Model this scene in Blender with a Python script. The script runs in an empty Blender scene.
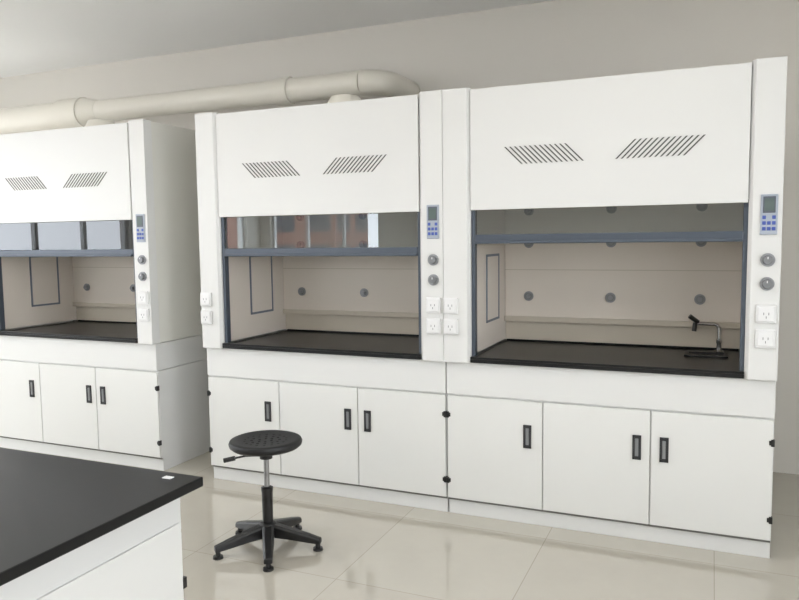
import bpy, bmesh, math, random
from mathutils import Vector, Matrix
random.seed(3)
scene=bpy.context.scene
scene.view_settings.view_transform='Standard'
scene.view_settings.look='None'

# ------------------------------------------------------------ materials
def s2l(c):
    return tuple(((x/255)/12.92 if x/255<=0.04045 else ((x/255+0.055)/1.055)**2.4) for x in c)
def mat(name,rgb,rough=0.5,metal=0.0,noise=0.0,nscale=6.0,bump=0.0,spec=0.5,coat=0.0):
    m=bpy.data.materials.new(name); m.use_nodes=True
    nt=m.node_tree; b=nt.nodes['Principled BSDF']
    c=s2l(rgb)
    b.inputs['Roughness'].default_value=rough; b.inputs['Metallic'].default_value=metal
    b.inputs['Specular IOR Level'].default_value=spec
    b.inputs['Coat Weight'].default_value=coat
    tc=nt.nodes.new('ShaderNodeTexCoord')
    n=nt.nodes.new('ShaderNodeTexNoise'); n.inputs['Scale'].default_value=nscale; n.inputs['Detail'].default_value=4
    nt.links.new(tc.outputs['Object'],n.inputs['Vector'])
    mx=nt.nodes.new('ShaderNodeMix'); mx.data_type='RGBA'
    mx.inputs[6].default_value=(*[x*(1-noise) for x in c],1); mx.inputs[7].default_value=(*[min(1,x*(1+noise)) for x in c],1)
    nt.links.new(n.outputs['Fac'],mx.inputs[0]); nt.links.new(mx.outputs[2],b.inputs['Base Color'])
    if bump>0:
        bp=nt.nodes.new('ShaderNodeBump'); bp.inputs['Strength'].default_value=bump; bp.inputs['Distance'].default_value=0.002
        nt.links.new(n.outputs['Fac'],bp.inputs['Height']); nt.links.new(bp.outputs['Normal'],b.inputs['Normal'])
    return m
M={}
M['white']=mat('painted_steel_white',(213,213,211),0.38,noise=0.015,nscale=2)
M['white2']=mat('cabinet_door_white',(215,215,212),0.30,noise=0.015,nscale=2)
M['side']=mat('side_panel_white',(214,213,206),0.45,noise=0.02,nscale=2)
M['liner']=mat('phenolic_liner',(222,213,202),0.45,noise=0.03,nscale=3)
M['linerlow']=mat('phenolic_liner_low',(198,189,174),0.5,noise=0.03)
M['bluegray']=mat('sash_frame_bluegray',(74,82,93),0.4,0.2)
M['portgray']=mat('port_gasket_gray',(112,120,130),0.5)
M['black']=mat('epoxy_black',(16,17,19),0.30,noise=0.1,nscale=40,spec=0.35)
M['hinge']=mat('black_plastic',(16,16,17),0.4)
M['handle']=mat('handle_gray',(128,130,132),0.35,0.2)
M['handled']=mat('handle_recess',(50,51,53),0.5)
M['dark']=mat('slot_dark',(78,78,76),0.8)
M['gap']=mat('gap_shadow_gray',(110,108,104),0.8)
M['panel']=mat('control_panel_gray',(160,168,180),0.35)
M['lcd']=mat('lcd_screen',(90,104,102),0.15)
M['bezel']=mat('lcd_bezel',(76,82,94),0.3)
M['btn']=mat('button_blue',(68,88,164),0.4)
M['knob']=mat('knob_gray',(142,144,147),0.4,0.2)
M['knob2']=mat('knob_gray_dark',(120,122,125),0.4,0.2)
M['plastic']=mat('socket_white',(222,222,222),0.3)
M['slotgray']=mat('socket_slot',(110,110,112),0.5)
M['chrome']=mat('chrome',(190,190,190),0.18,1.0)
M['pvc']=mat('pvc_cream',(222,218,207),0.35,noise=0.03,nscale=3)
M['steel']=mat('stool_column_steel',(150,150,150),0.3,0.9)
M['pu']=mat('polyurethane_black',(16,16,18),0.5,noise=0.2,nscale=60,bump=0.2)
M['alu']=mat('window_frame_white',(225,225,225),0.4)
M['wall']=mat('wall_plaster',(224,220,213),0.85,noise=0.02,nscale=3,bump=0.05)
M['ceil']=mat('ceiling_plaster',(246,246,246),0.9,noise=0.01,nscale=2)

def glass_mat():
    m=bpy.data.materials.new('sash_glass'); m.use_nodes=True
    nt=m.node_tree; nt.nodes.clear()
    o=nt.nodes.new('ShaderNodeOutputMaterial'); mx=nt.nodes.new('ShaderNodeMixShader')
    t=nt.nodes.new('ShaderNodeBsdfTransparent'); t.inputs[0].default_value=(0.76,0.79,0.79,1)
    g=nt.nodes.new('ShaderNodeBsdfGlossy'); g.inputs['Roughness'].default_value=0.0; g.inputs['Color'].default_value=(0.95,0.97,1,1)
    f=nt.nodes.new('ShaderNodeFresnel'); f.inputs['IOR'].default_value=1.6
    nt.links.new(f.outputs[0],mx.inputs[0]); nt.links.new(t.outputs[0],mx.inputs[1]); nt.links.new(g.outputs[0],mx.inputs[2])
    nt.links.new(mx.outputs[0],o.inputs[0]); return m
M['glass']=glass_mat()
def floor_mat():
    m=bpy.data.materials.new('polished_tile'); m.use_nodes=True
    nt=m.node_tree; b=nt.nodes['Principled BSDF']
    tc=nt.nodes.new('ShaderNodeTexCoord')
    mp=nt.nodes.new('ShaderNodeMapping'); mp.inputs['Location'].default_value=(0.25,0.1,0)
    br=nt.nodes.new('ShaderNodeTexBrick'); br.offset=0.0
    br.inputs['Scale'].default_value=1.0; br.inputs['Brick Width'].default_value=0.8; br.inputs['Row Height'].default_value=0.8
    br.inputs['Mortar Size'].default_value=0.0022; br.inputs['Mortar Smooth'].default_value=0.3
    br.inputs['Color1'].default_value=(*s2l((192,187,175)),1); br.inputs['Color2'].default_value=(*s2l((189,183,171)),1)
    br.inputs['Mortar'].default_value=(*s2l((164,158,145)),1)
    nt.links.new(tc.outputs['Object'],mp.inputs[0]); nt.links.new(mp.outputs[0],br.inputs['Vector'])
    n=nt.nodes.new('ShaderNodeTexNoise'); n.inputs['Scale'].default_value=3.5; n.inputs['Detail'].default_value=8; n.inputs['Roughness'].default_value=0.65
    nt.links.new(tc.outputs['Object'],n.inputs['Vector'])
    mx=nt.nodes.new('ShaderNodeMix'); mx.data_type='RGBA'; mx.blend_type='MULTIPLY'; mx.inputs[0].default_value=0.12
    nt.links.new(br.outputs['Color'],mx.inputs[6]); nt.links.new(n.outputs['Fac'],mx.inputs[7])
    nt.links.new(mx.outputs[2],b.inputs['Base Color'])
    b.inputs['Roughness'].default_value=0.04; b.inputs['Specular IOR Level'].default_value=1.0
    b.inputs['IOR'].default_value=1.6
    return m
M['floor']=floor_mat()
def brick_mat():
    m=bpy.data.materials.new('building_facade'); m.use_nodes=True
    nt=m.node_tree; b=nt.nodes['Principled BSDF']
    tc=nt.nodes.new('ShaderNodeTexCoord')
    sx=nt.nodes.new('ShaderNodeSeparateXYZ'); cb=nt.nodes.new('ShaderNodeCombineXYZ')
    nt.links.new(tc.outputs['Object'],sx.inputs[0])
    ad=nt.nodes.new('ShaderNodeMath'); nt.links.new(sx.outputs[0],ad.inputs[0]); nt.links.new(sx.outputs[1],ad.inputs[1])
    nt.links.new(ad.outputs[0],cb.inputs[0]); nt.links.new(sx.outputs[2],cb.inputs[1])
    br=nt.nodes.new('ShaderNodeTexBrick'); br.offset=0.0
    br.inputs['Scale'].default_value=1; br.inputs['Brick Width'].default_value=2.2; br.inputs['Row Height'].default_value=1.6
    br.inputs['Mortar Size'].default_value=0.35
    br.inputs['Color1'].default_value=(*s2l((84,84,90)),1); br.inputs['Color2'].default_value=(*s2l((104,104,108)),1)
    br.inputs['Mortar'].default_value=(*s2l((138,106,96)),1)
    nt.links.new(cb.outputs[0],br.inputs['Vector']); nt.links.new(br.outputs['Color'],b.inputs['Base Color'])
    b.inputs['Roughness'].default_value=0.8
    return m
M['brick']=brick_mat()

# ------------------------------------------------------------ mesh helpers
def link(o,parent=None):
    scene.collection.objects.link(o)
    if parent: o.parent=parent
    return o
def empty(name,loc=(0,0,0)):
    e=bpy.data.objects.new(name,None); e.location=loc; e.empty_display_size=0.2
    scene.collection.objects.link(e); return e
def finish(name,bm,m,parent=None,smooth=False,bevel=0,seg=2):
    me=bpy.data.meshes.new(name); bmesh.ops.recalc_face_normals(bm,faces=bm.faces); bm.to_mesh(me); bm.free()
    if m is not None: me.materials.append(m)
    if smooth:
        for p in me.polygons: p.use_smooth=True
    o=bpy.data.objects.new(name,me); link(o,parent)
    if bevel>0:
        b=o.modifiers.new('bevel','BEVEL'); b.width=bevel; b.segments=seg; b.limit_method='ANGLE'; b.angle_limit=math.radians(40)
    if smooth and len(me.polygons)>0:
        es=o.modifiers.new('es','EDGE_SPLIT'); es.split_angle=math.radians(40)
    return o
def abox(bm,x0,x1,y0,y1,z0,z1):
    vs=[bm.verts.new(p) for p in [(x0,y0,z0),(x1,y0,z0),(x1,y1,z0),(x0,y1,z0),(x0,y0,z1),(x1,y0,z1),(x1,y1,z1),(x0,y1,z1)]]
    for f in [(0,3,2,1),(4,5,6,7),(0,1,5,4),(1,2,6,5),(2,3,7,6),(3,0,4,7)]: bm.faces.new([vs[i] for i in f])
def box(name,x0,x1,y0,y1,z0,z1,m,parent=None,bevel=0):
    bm=bmesh.new(); abox(bm,x0,x1,y0,y1,z0,z1); return finish(name,bm,m,parent,bevel=bevel)
def boxes(name,L,m,parent=None,bevel=0):
    bm=bmesh.new()
    for b in L: abox(bm,*b)
    return finish(name,bm,m,parent,bevel=bevel)
def prism(bm,pts,a,b,axis):  # pts 2D profile extruded along axis
    def mk(p,t):
        return {'z':(p[0],p[1],t),'y':(p[0],t,p[1]),'x':(t,p[0],p[1])}[axis]
    A=[bm.verts.new(mk(p,a)) for p in pts]; B=[bm.verts.new(mk(p,b)) for p in pts]
    bm.faces.new(A[::-1]); bm.faces.new(B); n=len(pts)
    for i in range(n): bm.faces.new([A[i],A[(i+1)%n],B[(i+1)%n],B[i]])
def acyl(bm,p0,p1,r0,r1=None,seg=24):
    p0,p1=Vector(p0),Vector(p1); r1=r0 if r1 is None else r1
    d=p1-p0; rot=Vector((0,0,1)).rotation_difference(d).to_matrix().to_4x4()
    mt=Matrix.Translation((p0+p1)/2)@rot
    bmesh.ops.create_cone(bm,cap_ends=True,segments=seg,radius1=r0,radius2=r1,depth=d.length,matrix=mt)
def cyl(name,p0,p1,r0,m,parent=None,r1=None,seg=24):
    bm=bmesh.new(); acyl(bm,p0,p1,r0,r1,seg); return finish(name,bm,m,parent,smooth=True)
def lathe(name,prof,m,parent=None,c=(0,0),seg=48):
    bm=bmesh.new(); rings=[]
    for r,z in prof:
        rings.append([bm.verts.new((c[0]+r*math.cos(2*math.pi*i/seg),c[1]+r*math.sin(2*math.pi*i/seg),z)) for i in range(seg)])
    for a,b in zip(rings,rings[1:]):
        for i in range(seg): bm.faces.new([a[i],a[(i+1)%seg],b[(i+1)%seg],b[i]])
    bm.faces.new(rings[0][::-1]); bm.faces.new(rings[-1])
    return finish(name,bm,m,parent,smooth=True)
def tube(name,pts,r,m,parent=None,res=6):
    cu=bpy.data.curves.new(name,'CURVE'); cu.dimensions='3D'; cu.bevel_depth=r; cu.bevel_resolution=res; cu.use_fill_caps=True
    sp=cu.splines.new('POLY'); sp.points.add(len(pts)-1)
    for i,p in enumerate(pts): sp.points[i].co=(*p,1)
    cu.materials.append(m)
    o=bpy.data.objects.new(name,cu); link(o,parent); return o

# ------------------------------------------------------------ room
RX0,RX1,RY0,RY1,RZ=-7.6,2.2,-7.0,1.5,3.2
box('floor',RX0-.2,RX1+.2,RY0-.2,RY1+.2,-0.1,0,M['floor'])
box('ceiling',RX0-.2,RX1+.2,RY0-.2,RY1+.2,RZ,RZ+.12,M['ceil'])
box('wall_back',RX0-.2,RX1+.2,RY1,RY1+.2,0,RZ,M['wall'])
def win_wall(name,axis,pos,thick,a0,a1,wins,z0,z1):
    L=[]
    def add(u0,u1,za,zb):
        lo,hi=sorted((pos,pos+thick))
        if axis=='x': L.append((lo,hi,u0,u1,za,zb))
        else: L.append((u0,u1,lo,hi,za,zb))
    add(a0,a1,0,z0); add(a0,a1,z1,RZ)
    u=a0
    for w0,w1 in wins:
        add(u,w0,z0,z1); u=w1
    add(u,a1,z0,z1)
    boxes(name,L,M['wall'])
LW=[(-6.6,-4.4),(-3.9,-1.7),(-1.2,1.0)]
win_wall('wall_left','x',RX0,-.2,RY0,RY1,LW,0.95,2.75)
BW=[(-7.4,-5.3)]
win_wall('wall_front','y',RY0,-.2,RX0,RX1,BW,0.95,2.75)
RW=[(-6.4,-4.2),(-3.7,-1.5)]
win_wall('wall_right','x',RX1,.2,RY0,RY1,RW,0.95,2.75)
k=0
def frame(axis,pos,w0,w1,z0,z1,out=-1):
    global k; k+=1
    e=empty('window_%d'%k); t=0.05; L=[]
    n=3; mid=[w0+(w1-w0)*i/n for i in range(1,n)]
    segs=[(w0,w0+t,z0,z1),(w1-t,w1,z0,z1),(w0,w1,z0,z0+t),(w0,w1,z1-t,z1),(w0,w1,z0+1.25,z0+1.25+t)]+[(m-t/2,m+t/2,z0,z1) for m in mid]
    for a,b,c,d in segs:
        L.append((pos-.03,pos+.03,a,b,c,d) if axis=='x' else (a,b,pos-.03,pos+.03,c,d))
    boxes('frame',L,M['alu'],e)
for w in LW: frame('x',RX0-.1,w[0],w[1],0.95,2.75)
for w in BW: frame('y',RY0-.1,w[0],w[1],0.95,2.75)
for w in RW: frame('x',RX1+.1,w[0],w[1],0.95,2.75,1)
box('building',-34,-30,-16,-4,-6,4.5,M['brick'])
box('building',-34,-30,0,16,-6,2.2,M['brick'])
box('building',-30,-18.5,-34,-30,-6,3.2,M['brick'])
box('ground',-60,60,-60,60,-6.3,-6.0,mat('outside_ground',(175,175,170),0.9))

# ------------------------------------------------------------ exhaust duct
d=empty('exhaust_duct')
DY,DZ=1.0,2.66
cyl('pipe_large',(-7.58,DY,DZ),(-5.2,DY,DZ),0.11,M['pvc'],d,seg=40)
cyl('coupling',(-5.48,DY,DZ),(-5.22,DY,DZ),0.128,M['pvc'],d,seg=40)
cyl('reducer',(-5.22,DY,DZ),(-5.05,DY,DZ),0.12,M['pvc'],d,r1=0.09,seg=40)
cyl('pipe_small',(-5.1,DY,DZ),(-2.6,DY,DZ),0.088,M['pvc'],d,seg=40)
arc=[(-2.6+.16*math.sin(a),DY+.16*(1-math.cos(a)),DZ) for a in [i*math.pi/2/8 for i in range(9)]]
tube('elbow',arc+[(arc[-1][0],1.49,DZ)],0.089,M['pvc'],d,res=10)
cyl('socket',(-3.3,DY,DZ),(-3.18,DY,DZ),0.1,M['pvc'],d,seg=40)

# ------------------------------------------------------------ fume hood
W=1.64; H=2.35
def hood(ox,sz,sink):
    e=empty('fume_hood',(ox,0,0))
    D=.85; ZB=.877
    boxes('cabinet_body',[(-W+.003,-.003,.05,D,.09,.69)],M['white'],e)
    box('plinth',-W+.004,-.004,.062,D-.02,0,.092,M['white'],e,bevel=.002)
    box('plinth_gap',-W+.006,-.006,.048,.06,.084,.094,M['gap'],e)
    box('apron',-W+.003,-.003,.033,D,.692,ZB,M['white'],e,bevel=.004)
    xs=[(-W+.006,-1.101),(-1.095,-.558),(-.552,-.006)]
    for i,(a,b) in enumerate(xs):
        box('door_leaf_%d'%(i+1),a,b,.034,.052,.098,.683,M['white2'],e,bevel=.003)
    for i,hx in enumerate((-1.18,-.62,-.49)):
        L=[(hx-.021,hx-.013,.026,.036,.43,.555),(hx+.013,hx+.021,.026,.036,.43,.555),(hx-.021,hx+.021,.026,.036,.43,.439),(hx-.021,hx+.021,.026,.036,.546,.555)]
        boxes('handle_%d'%(i+1),L,M['handled'],e)
        box('handle_recess_%d'%(i+1),hx-.014,hx+.014,.031,.035,.437,.548,M['handled'],e)
        box('handle_grip_%d'%(i+1),hx-.009,hx+.008,.027,.034,.447,.538,M['handle'],e,bevel=.002)
    for i,(hx,hz) in enumerate([(-W+.008,.575),(-W+.008,.2),(-.008,.575),(-.008,.2)]):
        s=1 if hx<-.5 else -1
        L=[(hx-.008,hx+.008,.027,.05,hz-.017,hz+.017),(hx+s*.01-.006,hx+s*.01+.006,.029,.036,hz-.011,hz+.011)]
        boxes('hinge_%d'%(i+1),L,M['hinge'],e,bevel=.002)
    boxes('worktop',[(-1.49,-.14,.0+.004,D-.06,.880,.900),(-1.49,-.14,.004,.03,.9,.912),(-1.49,-.14,D-.08,D-.06,.9,.912)],M['black'],e,bevel=.003)
    for s,(a,b) in enumerate([(-W+.002,-W+.018),(-.018,-.002)]):
        box('side_panel_%d'%(s+1),a,b,.05,D,ZB+.003,H-.02,M['side'],e,bevel=.002)
    box('back_panel',-W+.018,-.018,D-.015,D,ZB,H-.02,M['side'],e)
    box('top_panel',-W+.002,-.002,.03,D,H-.022,H-.006,M['side'],e)
    for s,pts in enumerate([[(-W+.001,0),(-1.505,0),(-1.488,.02),(-1.488,.075),(-W+.001,.075)],[(-.001,0),(-.001,.075),(-.14,.075),(-.14,.02),(-.124,0)]]):
        bm=bmesh.new(); prism(bm,pts,ZB,H,'z'); finish('post_%d'%(s+1),bm,M['white'],e,bevel=.003)
    boxes('front_panel',[(-1.485,-.143,.006,.022,1.705,H-.012)],M['white'],e,bevel=.003)
    box('front_panel_return',-1.487,-.141,.022,.05,1.705,1.715,M['gap'],e)
    bm=bmesh.new()
    def slots(xl,xr,dx,n):
        for i in range(n):
            x=xl+(xr-xl)*i/(n-1); t=.0045; zt,zb=2.027,1.936
            prism(bm,[(x-t,zt),(x+t,zt),(x+dx+t,zb),(x+dx-t,zb)],.0045,.0075,'y')
    slots(-1.295,-.985,.09,13); slots(-.645,-.335,-.09,13)
    finish('vent_slots',bm,M['dark'],e)
    LX0,LX1=-1.495,-.135
    box('liner_left',LX0-.012,LX0,.076,D-.016,ZB+.036,2.1,M['liner'],e)
    box('liner_right',LX1,LX1+.012,.076,D-.016,ZB+.036,2.1,M['liner'],e)
    box('liner_top',LX0-.012,LX1+.012,.076,D-.016,2.1,2.112,M['liner'],e)
    box('baffle_upper',LX0+.002,LX1-.002,.745,.757,1.06,2.08,M['liner'],e,bevel=.002)
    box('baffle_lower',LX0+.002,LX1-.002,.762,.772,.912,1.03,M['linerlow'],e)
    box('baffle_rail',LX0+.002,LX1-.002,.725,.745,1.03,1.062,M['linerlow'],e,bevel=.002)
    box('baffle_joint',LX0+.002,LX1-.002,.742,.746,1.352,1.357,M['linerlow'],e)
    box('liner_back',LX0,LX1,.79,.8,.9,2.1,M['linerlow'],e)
    bm=bmesh.new(); bm2=bmesh.new()
    for z in (1.19,1.52,1.72):
        for x in (-1.34,-.845,-.35):
            acyl(bm,(x,.746,z),(x,.736,z),.03); acyl(bm,(x,.736,z),(x,.715,z),.013)
            acyl(bm2,(x,.739,z),(x,.733,z),.021)
    finish('baffle_fittings',bm,M['knob'],e,smooth=True); finish('fitting_rings',bm2,M['handle'],e,smooth=True)
    for s,x in enumerate((LX0,LX1)):
        a,b=(x-.001,x+.006) if s==0 else (x-.006,x+.001)
        y0,y1,z0,z1,t=.33,.60,1.06,1.46,.014
        boxes('side_port_%d'%(s+1),[(a,b,y0,y0+t,z0,z1),(a,b,y1-t,y1,z0,z1),(a,b,y0,y1,z0,z0+t),(a,b,y0,y1,z1-t,z1)],M['portgray'],e,bevel=.002)
        box('side_port_cover_%d'%(s+1),a,(a+b)/2,y0+t,y1-t,z0+t,z1-t,M['liner'],e)
    boxes('sash_tracks',[(-1.488,-1.468,.03,.07,.912,1.72),(-.16,-.14,.03,.07,.912,1.72)],M['bluegray'],e,bevel=.002)
    boxes('sash_rail',[(-1.467,-.161,.028,.062,sz,sz+.05),(-1.467,-.161,.012,.03,sz,sz+.016)],M['bluegray'],e,bevel=.004)
    box('sash_rail_top',-1.467,-.161,.03,.06,sz+.33,sz+.36,M['bluegray'],e)
    box('sash_glass',-1.467,-.161,.043,.048,sz+.045,sz+.34,M['glass'],e)
    cx=-.056
    box('control_panel',cx-.036,cx+.036,-.008,.001,1.555,1.74,M['panel'],e,bevel=.004)
    box('lcd_bezel',cx-.026,cx+.026,-.0105,-.007,1.655,1.73,M['bezel'],e,bevel=.002)
    box('lcd',cx-.020,cx+.020,-.0118,-.0095,1.665,1.722,M['lcd'],e)
    L=[]
    for r in range(3):
        for q in range(3):
            x=cx+(q-1)*.02; z=1.635-r*.026
            if r==0 and q==1: continue
            L.append((x-.0075,x+.0075,-.0115,-.007,z-.008,z+.008))
    boxes('buttons',L,M['btn'],e,bevel=.002)
    for i,z in enumerate((1.44,1.33)):
        cyl('valve_base_%d'%(i+1),(cx,.001,z),(cx,-.008,z),.031,M['knob'],e,seg=32)
        cyl('valve_knob_%d'%(i+1),(cx,-.008,z),(cx,-.024,z),.022,M['knob2'],e,r1=.019,seg=24)
        box('valve_mark_%d'%(i+1),cx-.002,cx+.002,-.025,-.024,z+.004,z+.015,M['plastic'],e)
    for j,xx in enumerate((cx,-W+.045)):
        for i,z in enumerate((1.19,1.075)):
            box('socket_%d_%d'%(j+1,i+1),xx-.042,xx+.042,-.014,.001,z-.043,z+.043,M['plastic'],e,bevel=.004)
            box('socket_cover_%d_%d'%(j+1,i+1),xx-.034,xx+.034,-.019,-.013,z-.034,z+.036,M['plastic'],e,bevel=.003)
            boxes('socket_slots_%d_%d'%(j+1,i+1),[(xx-.012,xx-.009,-.0198,-.0185,z-.004,z+.008),(xx+.009,xx+.012,-.0198,-.0185,z-.004,z+.008),(xx-.0015,xx+.0015,-.0198,-.0185,z-.02,z-.009)],M['slotgray'],e)
    yc=.6 if sink else .46
    bm=bmesh.new()
    prism(bm,[(-W/2-.2,yc-.16),(-W/2+.2,yc-.16),(-W/2+.2,yc+.16),(-W/2-.2,yc+.16)],H-.01,H+.01,'z')
    finish('collar_base',bm,M['pvc'],e)
    cyl('exhaust_cone',(-W/2,yc,H+.005),(-W/2,yc,H+.11-(.03 if sink else 0)),.15,M['pvc'],e,r1=.09,seg=36)
    if sink:
        boxes('cup_sink',[(-.42,-.40,.47,.62,.899,.908),(-.22,-.20,.47,.62,.899,.908),(-.42,-.20,.47,.49,.899,.908),(-.42,-.20,.60,.62,.899,.908)],M['hinge'],e,bevel=.002)
        fx,fy=-.245,.66
        lathe('tap_base',[(.026,.9),(.026,.908),(.014,.915),(.012,.95),(.015,.955),(.015,.975),(.008,.98)],M['chrome'],e,c=(fx,fy),seg=24)
        pts=[(fx,fy,.97),(fx,fy,1.03)]+[(fx-.03+.03*math.cos(a),fy,1.03+.03*math.sin(a)) for a in [i*math.pi/2/6 for i in range(1,7)]]+[(fx-.10,fy-.02,1.062),(fx-.13,fy-.03,1.06)]
        tube('tap_spout',pts,.01,M['chrome'],e)
        cyl('tap_nozzle',(fx-.125,fy-.03,1.068),(fx-.13,fy-.033,1.02),.012,M['hinge'],e)
        cyl('tap_lever',(fx-.11,fy-.025,1.07),(fx-.155,fy-.04,1.105),.013,M['hinge'],e,seg=16)
    return e
hood(0,1.525,True)
hood(-W,1.46,False)
hood(-3.69,1.46,False)

# ------------------------------------------------------------ lab bench (island)
b=empty('lab_bench')
BX0,BX1,BY0,BY1,BT=-5.2,-1.79,-3.385,-1.885,.80
box('bench_top',BX0,BX1,BY0,BY1,BT-.032,BT,M['black'],b,bevel=.004)
box('bench_body',BX0+.05,BX1-.06,BY0+.05,BY1-.055,.09,BT-.033,M['white'],b,bevel=.003)
box('bench_plinth',BX0+.09,BX1-.07,BY0+.09,BY1-.09,0,.09,M['white'],b)
box('end_panel',BX1-.06,BX1-.052,BY0+.05,BY1-.055,.1,.66,M['white2'],b,bevel=.002)
x=BX1-.065; i=0
while x-.53>BX0+.04:
    i+=1
    box('bench_door_%d'%i,x-.525,x,BY1-.056,BY1-.038,.1,.62,M['white2'],b,bevel=.003)
    box('bench_drawer_%d'%i,x-.525,x,BY1-.056,BY1-.038,.628,BT-.04,M['white2'],b,bevel=.003)
    hx=x-.04 if i%2==0 else x-.485
    box('bench_handle_%d'%i,hx-.018,hx+.018,BY1-.04,BY1-.032,.4,.52,M['handle'],b,bevel=.002)
    for kx in (.55,.18): box('bench_hinge_%d_%d'%(i,int(kx*100)),(x-.0 if i%2 else x-.525)-.008,(x if i%2 else x-.525)+.008,BY1-.05,BY1-.03,kx-.1-.018,kx-.1+.018,M['hinge'],b,bevel=.002)
    x-=.53
box('label_tag',-1.905,-1.872,-1.948,-1.928,BT+.0005,BT+.003,M['plastic'])

# ------------------------------------------------------------ stool
SX,SY=-2.335,-.72
s=empty('lab_stool',(SX,SY,0))
ST=.565
prof=[(.02,ST-.05),(.12,ST-.048),(.165,ST-.042),(.18,ST-.03),(.183,ST-.016),(.178,ST-.004),(.168,ST),(.15,ST-.002),(.10,ST-.006),(.02,ST-.008)]
lathe('seat',prof,M['pu'],s,seg=64)
bm=bmesh.new()
for r,n in ((.035,6),(.07,12),(.105,18),(.138,24)):
    for i in range(n):
        a=2*math.pi*i/n; mt=Matrix.Translation((r*math.cos(a),r*math.sin(a),ST-.006))@Matrix.Diagonal((1,1,.45,1))
        bmesh.ops.create_icosphere(bm,subdivisions=1,radius=.009,matrix=mt)
finish('seat_studs',bm,M['pu'],s,smooth=True)
box('seat_plate',-.08,.08,-.08,.08,ST-.062,ST-.048,M['hinge'],s,bevel=.004)
cyl('mechanism',(0,0,ST-.10),(0,0,ST-.06),.032,M['hinge'],s)
tube('lever',[(0,0,ST-.085),(-.09,-.05,ST-.085),(-.14,-.077,ST-.095)],.005,M['hinge'],s)
cyl('lever_grip',(-.135,-.074,ST-.094),(-.185,-.10,ST-.105),.012,M['hinge'],s)
cyl('gas_column',(0,0,.3),(0,0,ST-.08),.014,M['steel'],s)
bp=[(.026,.09),(.028,.29),(.03,.30),(.03,.315),(.02,.32)]
lathe('column_sleeve',bp,M['hinge'],s,seg=32)
lathe('base_hub',[(.03,.055),(.045,.06),(.05,.075),(.05,.115),(.042,.13),(.03,.135)],M['hinge'],s,seg=32)
bm=bmesh.new()
a0=math.radians(-57)
for i in range(5):
    a=a0+2*math.pi*i/5; ca,sa=math.cos(a),math.sin(a)
    secs=[(.03,.03,.062,.13),(.12,.027,.054,.105),(.22,.023,.040,.078),(.274,.02,.034,.062)]
    rings=[]
    for r,w,z0,z1 in secs:
        rings.append([bm.verts.new((r*ca-q*sa,r*sa+q*ca,z)) for q,z in [(-w,z0),(w,z0),(w,z1-.008),(w*.6,z1),(-w*.6,z1),(-w,z1-.008)]])
    for A,B in zip(rings,rings[1:]):
        for j in range(6): bm.faces.new([A[j],A[(j+1)%6],B[(j+1)%6],B[j]])
    bm.faces.new(rings[0]); bm.faces.new(rings[-1][::-1])
finish('base_legs',bm,M['hinge'],s,bevel=.004)
bm=bmesh.new()
for i in range(5):
    a=a0+2*math.pi*i/5
    acyl(bm,(.258*math.cos(a),.258*math.sin(a),0),(.258*math.cos(a),.258*math.sin(a),.012),.026,.024)
    acyl(bm,(.258*math.cos(a),.258*math.sin(a),.01),(.258*math.cos(a),.258*math.sin(a),.045),.012)
finish('glides',bm,M['hinge'],s,smooth=True)

# ------------------------------------------------------------ lights
w=bpy.data.worlds.new('World'); scene.world=w; w.use_nodes=True
bg=w.node_tree.nodes['Background']
bg.inputs[0].default_value=(0.91,0.95,1.0,1); bg.inputs[1].default_value=9.0
em=bpy.data.materials.new('added_light_glow'); em.use_nodes=True  # glowing face for the added, unseen ceiling fixtures
pb=em.node_tree.nodes['Principled BSDF']; pb.inputs['Emission Color'].default_value=(1,.98,.94,1); pb.inputs['Emission Strength'].default_value=4
for lx in (-5.6,-3.2,-0.8):  # unseen ceiling fixtures with area lights, added to fill the room with light
    for ly in (-5.2,-3.2,-1.3):
        l=empty('added_ceiling_light',(lx,ly,RZ))
        box('added_light_housing',-.62,.62,-.16,.16,-.05,0,M['alu'],l,bevel=.004)
        box('added_light_panel',-.59,.59,-.13,.13,-.056,-.051,em,l)
        ld=bpy.data.lights.new('added_fill_light','AREA'); ld.shape='RECTANGLE'; ld.size=1.15; ld.size_y=.25; ld.energy=9; ld.color=(1,.985,.96)
        lo=bpy.data.objects.new('added_fill_light',ld); lo.location=(0,0,-.062); link(lo,l)

# ------------------------------------------------------------ camera
cx,cy,cz,yaw,pit,rol,f=-0.2905,-3.7423,1.5627,0.4066,0.0853,-0.0128,726.77
fw=Vector((-math.sin(yaw)*math.cos(pit),math.cos(yaw)*math.cos(pit),-math.sin(pit)))
r0=Vector((math.cos(yaw),math.sin(yaw),0)); u0=r0.cross(fw)
r=r0*math.cos(rol)+u0*math.sin(rol); u=-r0*math.sin(rol)+u0*math.cos(rol)
cd=bpy.data.cameras.new('camera'); co=bpy.data.objects.new('camera',cd); link(co)
m=Matrix((( r.x,u.x,-fw.x,cx),(r.y,u.y,-fw.y,cy),(r.z,u.z,-fw.z,cz),(0,0,0,1)))
co.matrix_world=m
cd.sensor_width=36; cd.lens=f*36/799; cd.clip_start=.05; cd.clip_end=200
scene.camera=co
